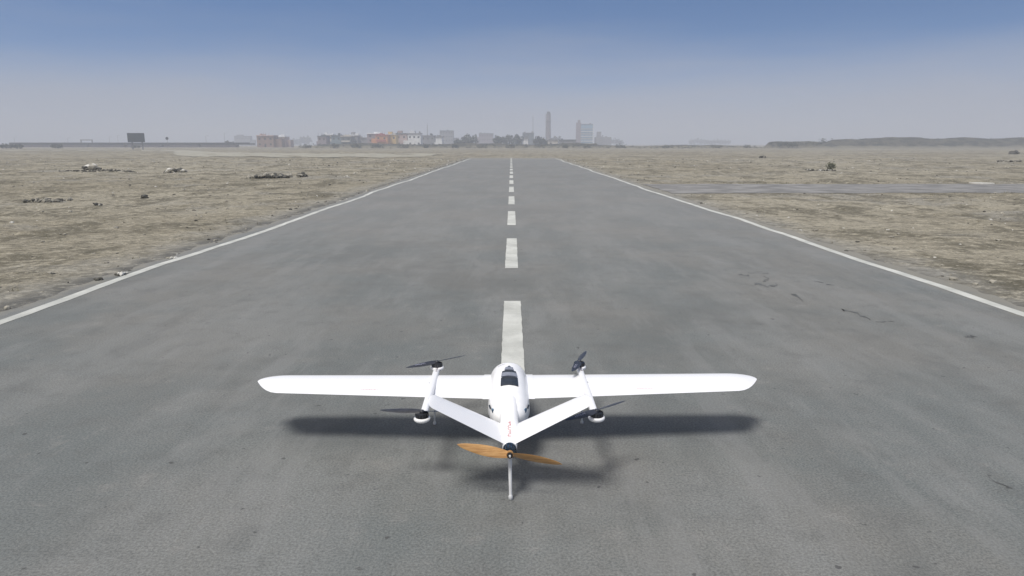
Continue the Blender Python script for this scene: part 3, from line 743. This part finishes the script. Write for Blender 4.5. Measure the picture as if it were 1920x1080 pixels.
# hatch: dark opening behind a grey louvred cover with a stepped tip
hx = .004
patch(((hx - .058, hx + .058, -.255), (hx - .056, hx + .056, -.160)), 8, .003, M_DARKP, 'hatch_opening', fus)
patch(((hx - .054, hx + .052, -.160), (hx - .050, hx + .048, -.122)), 5, .010, M_GREYP, 'hatch_cover', fus, .010)
patch(((hx - .052, hx + .050, -.120), (hx - .046, hx + .044, -.092)), 4, .006, M_DARKP, 'hatch_louvre', fus)
patch(((hx - .032, hx + .030, -.090), (hx - .024, hx + .024, -.055)), 4, .009, M_GREYP, 'hatch_louvre', fus, .008)
patch(((hx - .018, hx + .018, -.053), (hx - .004, hx + .004, -.020)), 4, .006, M_DARKP, 'hatch_latch', fus)
def marks(x0, y0, dx, dy, n, size, mat, name, parent, zf, seed=0):
    """a row of small printed signs, too small in the photo to be read"""
    r = random.Random(seed); q = MB(); L = math.hypot(dx, dy); u = (dx / L, dy / L); v = (-u[1], u[0])
    for k in range(n):
        cx_, cy_ = x0 + dx * k / n, y0 + dy * k / n; s = size
        segs = [(0, -.5, .18, 1), (.5, r.choice([-.5, .1]), .18, .6), (.25, r.choice([-.4, 0, .4]), .6, .18)]
        for a, b2, ww, hh in segs[:r.choice([2, 3, 3])]:
            pts = [(a - ww / 2, b2), (a + ww / 2, b2), (a + ww / 2, b2 + hh), (a - ww / 2, b2 + hh)]
            P4 = [(cx_ + (p * u[0] + w2 * v[0]) * s, cy_ + (p * u[1] + w2 * v[1]) * s) for p, w2 in pts]
            q.add([(x, y, zf(x, y)) for x, y in P4], [(0, 1, 2, 3)])
    return q.build(name, mat, parent)
marks(-.070, .030, .048, 0, 6, .011, M_INK, 'lettering', fus, lambda x, y: top_z(x, y) + .0025, 4)
marks(.000, -.78, 0, .14, 7, .020, M_RED, 'lettering', tailb, lambda x, y: top_z(x, y) + .0025, 5)
for sx in (-1, 1):       # cooling vents low on the rear flanks
    q = MB(); q.lathe((0, 0, 0), [(.001, -.012), (.020, -.010), (.024, 0), (.016, .004), (.001, .002)], 16)
    o = q.build('air_vent', M_BLUE, AC, smooth=60); o.location = (sx * .098, -.455, .352); o.rotation_euler = (R(62), R(sx * 32), 0); o.scale = (.42, 1.05, .7)
    q = MB(); q.box((0, 0, 0), (.010, .036, .005)); o = q.build('vent_slot', M_DARKP, AC); o.location = (sx * .122, -.40, .362); o.rotation_euler = (R(18), R(sx * 42), 0)

AF = [(1, 0), (.85, .020), (.65, .050), (.42, .075), (.22, .078), (.08, .055), (.02, .028), (0, 0), (.02, -.018), (.1, -.032), (.3, -.042), (.6, -.03), (.85, -.012)]
def foil(x, le, te, z, thick=1., twist=0, nx=(1, 0, 0), up=(0, 0, 1)):
    c = le - te; return [(x + up[0] * b2 * c * thick, le - a * c, z + up[2] * b2 * c * thick) for a, b2 in AF]
def wing_sec(ax):
    le, te = .188, -.250 + .108 * max(0, (ax - .14)) / 1.46
    if ax > 1.56 - 1e-9:
        t = (ax - 1.56) / .204; t = min(1, t)
        k = math.sqrt(max(0, 1 - t ** 2)); mid = .085
        le = mid + (le - mid) * (k ** .8); te = mid + (te - mid) * (1 - t ** 1.8)
    z = .357 + .010 * ax / 1.7
    return le, te, z
def wing_z(x, y):
    le, te, z = wing_sec(abs(x)); c = le - te; a = (le - y) / c
    for p, q2 in zip(AF[:7], AF[1:8]):
        if p[0] >= a >= q2[0]: return z + c * (q2[1] + (p[1] - q2[1]) * (a - q2[0]) / (p[0] - q2[0] + 1e-9))
    return z
for sx in (-1, 1):
    st = [.10, .3, .5, .8, 1.1, 1.35, 1.47, 1.56] + [1.56 + .204 * v for v in (.2, .4, .58, .72, .84, .92, .97, .995)]
    q = MB(); q.loft([foil(sx * a, *wing_sec(a)) for a in st]); wg = q.build('wing', M_WHITE, AC, smooth=60)
    q = MB(); q.loft([[(p[0], p[1], wing_sec(.15)[2] + (p[2] - wing_sec(.15)[2]) * 1.12) for p in foil(sx * a, .192, -.254, wing_sec(.15)[2])] for a in (.10, .172)]); q.build('wing_root_fairing', M_WHITE, AC, smooth=60)
    marks(sx * .935 - .06, -.112, .115, 0, 11, .009, M_RED if sx < 0 else M_RED, 'lettering', wg, lambda x, y: wing_z(x, y) + .0015, 20 + sx)
    q = MB(); xx = sx * .545; q.lathe((xx, -.02, wing_z(xx, -.02) - .002), [(.007, 0), (.007, .004), (.005, .005)], 12); q.build('screw', M_GREYP, wg)
    # V tail
    rt, tp = (.022, -.82, .296, .268), (.456, -.985, .606, .188)    # x, y_te, z, chord
    q = MB(); rings = []
    dxv, dzv = tp[0] - rt[0], tp[2] - rt[2]; L = math.hypot(dxv, dzv); nxv, nzv = -dzv / L, dxv / L
    for t in (0, .15, .3, .5, .7, .85, .93, .965, .985, .997):
        x = rt[0] + dxv * t; z = rt[2] + dzv * t; te = rt[1] + (tp[1] - rt[1]) * t; ch = rt[3] + (tp[3] - rt[3]) * t
        le = te + ch
        if t > .93: k = math.sqrt(max(0.01, 1 - ((t - .93) / .07) ** 2)); mid = te + ch * .5; le = mid + (le - mid) * k; te = mid + (te - mid) * k; ch = le - te
        rings.append([(sx * (x + nxv * b2 * ch * .8), le - a * ch, z + nzv * b2 * ch * .8) for a, b2 in AF])
    q.loft(rings); q.build('tail_fin', M_WHITE, AC, smooth=60)

def blades(mb, c, axis, ang, Rr, chord, hand=1, th=.12, pitch0=38, pitch1=14, ref=None):
    a = Vector(axis).normalized(); ref = Vector(ref) if ref else Vector((1, 0, 0)); e1 = (ref - a * ref.dot(a)).normalized(); e2 = a.cross(e1)
    for k in (0, 1):
        t0 = ang + math.pi * k; rd = e1 * math.cos(t0) + e2 * math.sin(t0); tg = a.cross(rd); rings = []
        for i in range(15):
            s = i / 14; rr = Rr * (.04 + .96 * s); w = chord * (.42 + .75 * math.sin(math.pi * min(1, s * .95 + .12)) ** .9 * (1 - .25 * s)) 
            if s > .86: w *= math.sqrt(max(.012, 1 - ((s - .86) / .14) ** 2))
            p = R(pitch0 + (pitch1 - pitch0) * s ** .7) * hand
            cd = tg * math.cos(p) + a * math.sin(p); nd = rd.cross(cd); o = Vector(c) + rd * rr + cd * w * .08
            rg = []
            for j in range(12):
                u = 2 * math.pi * j / 12; rg.append(o + cd * (w / 2 * math.cos(u)) + nd * (w * th / 2 * math.sin(u)))
            rings.append(rg)
        mb.loft(rings)
BX = .522
rot = {(-1, 1): (35, 1), (-1, -1): (-4, 1), (1, 1): (72, -1), (1, -1): (37, -1)}
for sx in (-1, 1):
    q = MB()
    bx = sx * BX
    rr = .023; n = 20
    def sq(y, k=1.): return [(bx + rr * k * math.copysign(abs(math.cos(t)) ** .7, math.cos(t)), y, .383 + rr * k * math.copysign(abs(math.sin(t)) ** .7, math.sin(t))) for t in [2 * math.pi * i / n for i in range(n)]]
    q.loft([sq(.31, .3), sq(.30, .9), sq(.27), sq(.0), sq(-.3), sq(-.60), sq(-.635, .8), sq(-.65, .45)]); bm_ = q.build('lift_boom', M_WHITE, AC, smooth=50)
    q = MB()
    for y in (.235, -.60):
        for j in range(3): q.box((bx + .006, y - .03 * j, .383 + rr + .0012), (.012, .012, .002))
    q.build('wire_slots', M_INK, bm_)
    for sy, y in ((1, .285), (-1, -.665)):
        xx = bx + (.0 if sy > 0 else sx * .0)
        q = MB(); q.lathe((xx, y, .372), [(.020, .008), (.040, .009), (.048, .015), (.050, .024), (.048, .031), (.041, .034)], 28); q.build('motor_mount', M_WHITE, AC, smooth=60)
        q = MB(); q.lathe((xx, y, .405), [(.036, 0), (.039, .002), (.039, .024), (.038, .027), (.034, .029), (.010, .030)], 28); mo = q.build('lift_motor', M_BLACK, AC, smooth=40)
        q = MB()
        for i in range(14):
            t = 2 * math.pi * i / 14; q.box((xx + .0395 * math.cos(t), y + .0395 * math.sin(t), .419), (.002, .007, .018), t)
        q.build('motor_bell_ribs', M_CARBON, mo)
        ang, hand = rot[(sx, sy)]
        q = MB(); blades(q, (xx, y, .444), (0, 0, 1), R(ang), .255, .044, -1, .11, 24, 9)
        q.lathe((xx, y, .434), [(.013, 0), (.014, .008), (.012, .015), (.006, .017)], 16); pr = q.build('lift_propeller', M_CARBON, AC, smooth=60)
        rd = Vector((math.cos(R(ang)), math.sin(R(ang)), 0)); near = -1 if rd.y > 0 else 1
        if sy < 0 and sx < 0: near = 1
        pr['_near'] = near
        c0 = Vector((xx, y, 0)) + rd * near * .10; tg = Vector((-rd.y, rd.x, 0)) * near
        p = -R(13)
        def zf(x, yy, c0=c0, tg=tg, p=p): 
            d = Vector((x, yy, 0)) - c0; return .444 + d.dot(tg) * math.tan(p) + .0042
        marks(c0.x, c0.y, rd.x * near * .085, rd.y * near * .085, 6, .013, M_MARK, 'lettering', pr, zf, 30 + sx * 3 + sy)
        del pr['_near']
    # main leg under the boom
    lx, ly = sx * .537, .17
    q = MB(); q.tube((bx, .12, .37), (lx, ly, .012), .008, .0062, 12); lg = q.build('landing_leg', M_ROD, AC, smooth=50)
    q = MB(); q.lathe((lx, ly, 0), [(.007, 0), (.011, .004), (.011, .018), (.007, .024)], 16); q.build('foot', M_ROD, lg, smooth=50)
# tail leg, motor, pusher propeller
q = MB(); q.tube((0, -.845, .260), (.004, -.912, .016), .0125, .0085, 16); q.box((0, -.832, .255), (.022, .03, .05)); lg = q.build('landing_leg', M_ROD, AC, smooth=50)
q = MB(); q.lathe((.004, -.912, 0), [(.008, 0), (.0125, .004), (.0125, .022), (.0085, .03)], 16); q.build('foot', M_ROD, lg, smooth=50)
q = MB(); q.tube((0, -.83, .276), (0, -.845, .276), .040, .040, 28); q.tube((0, -.845, .276), (0, -.880, .276), .036, .034, 28); q.tube((0, -.880, .276), (0, -.892, .276), .018, .014, 20)
pm = q.build('pusher_motor', M_BLUE, AC, smooth=40)
q = MB()
for i in range(12):
    t = 2 * math.pi * i / 12; q.tube((.036 * math.cos(t), -.85, .276 + .036 * math.sin(t)), (.036 * math.cos(t), -.878, .276 + .036 * math.sin(t)), .004, .004, 6)
q.build('cooling_fins', M_BLACK, pm)
q = MB(); blades(q, (0, -.903, .276), (0, -1, 0), R(-12 + 0), .305, .056, 1, .14, 40, 18, ref=(-1, 0, 0))
q.tube((0, -.892, .276), (0, -.914, .276), .021, .021, 24); pp = q.build('pusher_propeller', M_WOOD, AC, smooth=60)
q = MB(); q.tube((0, -.914, .276), (0, -.922, .276), .0175, .016, 24); q.build('hub_plate', M_BLACK, pp, smooth=40)
q = MB(); q.tube((0, -.922, .276), (0, -.933, .276), .0065, .0055, 6); q.build('hub_bolt', M_ROD, pp)

# ------------------------------------------------------------------ dusty air
me = bpy.data.meshes.new('haze')
x0, x1, y0, y1, z0, z1 = -2600, 2600, -45, 3050, -1.2, 50
me.from_pydata([(x0, y0, z0), (x1, y0, z0), (x1, y1, z0), (x0, y1, z0), (x0, y0, z1), (x1, y0, z1), (x1, y1, z1), (x0, y1, z1)], [],
               [(3, 2, 1, 0), (4, 5, 6, 7), (0, 1, 5, 4), (1, 2, 6, 5), (2, 3, 7, 6), (3, 0, 4, 7)])
m = bpy.data.materials.new('haze'); m.use_nodes = True; nt = m.node_tree; nt.nodes.clear()
o_ = N(nt, 'ShaderNodeOutputMaterial'); pv = N(nt, 'ShaderNodeVolumePrincipled'); nt.links.new(pv.outputs[0], o_.inputs['Volume'])
pv.inputs['Color'].default_value = (.725, .765, .845, 1); pv.inputs['Density'].default_value = .0014; pv.inputs['Anisotropy'].default_value = 0.0
me.materials.append(m); o = bpy.data.objects.new('haze', me); col.objects.link(o); tag(o, 'pale dusty haze lying over the whole plain', 'haze', kind='stuff')
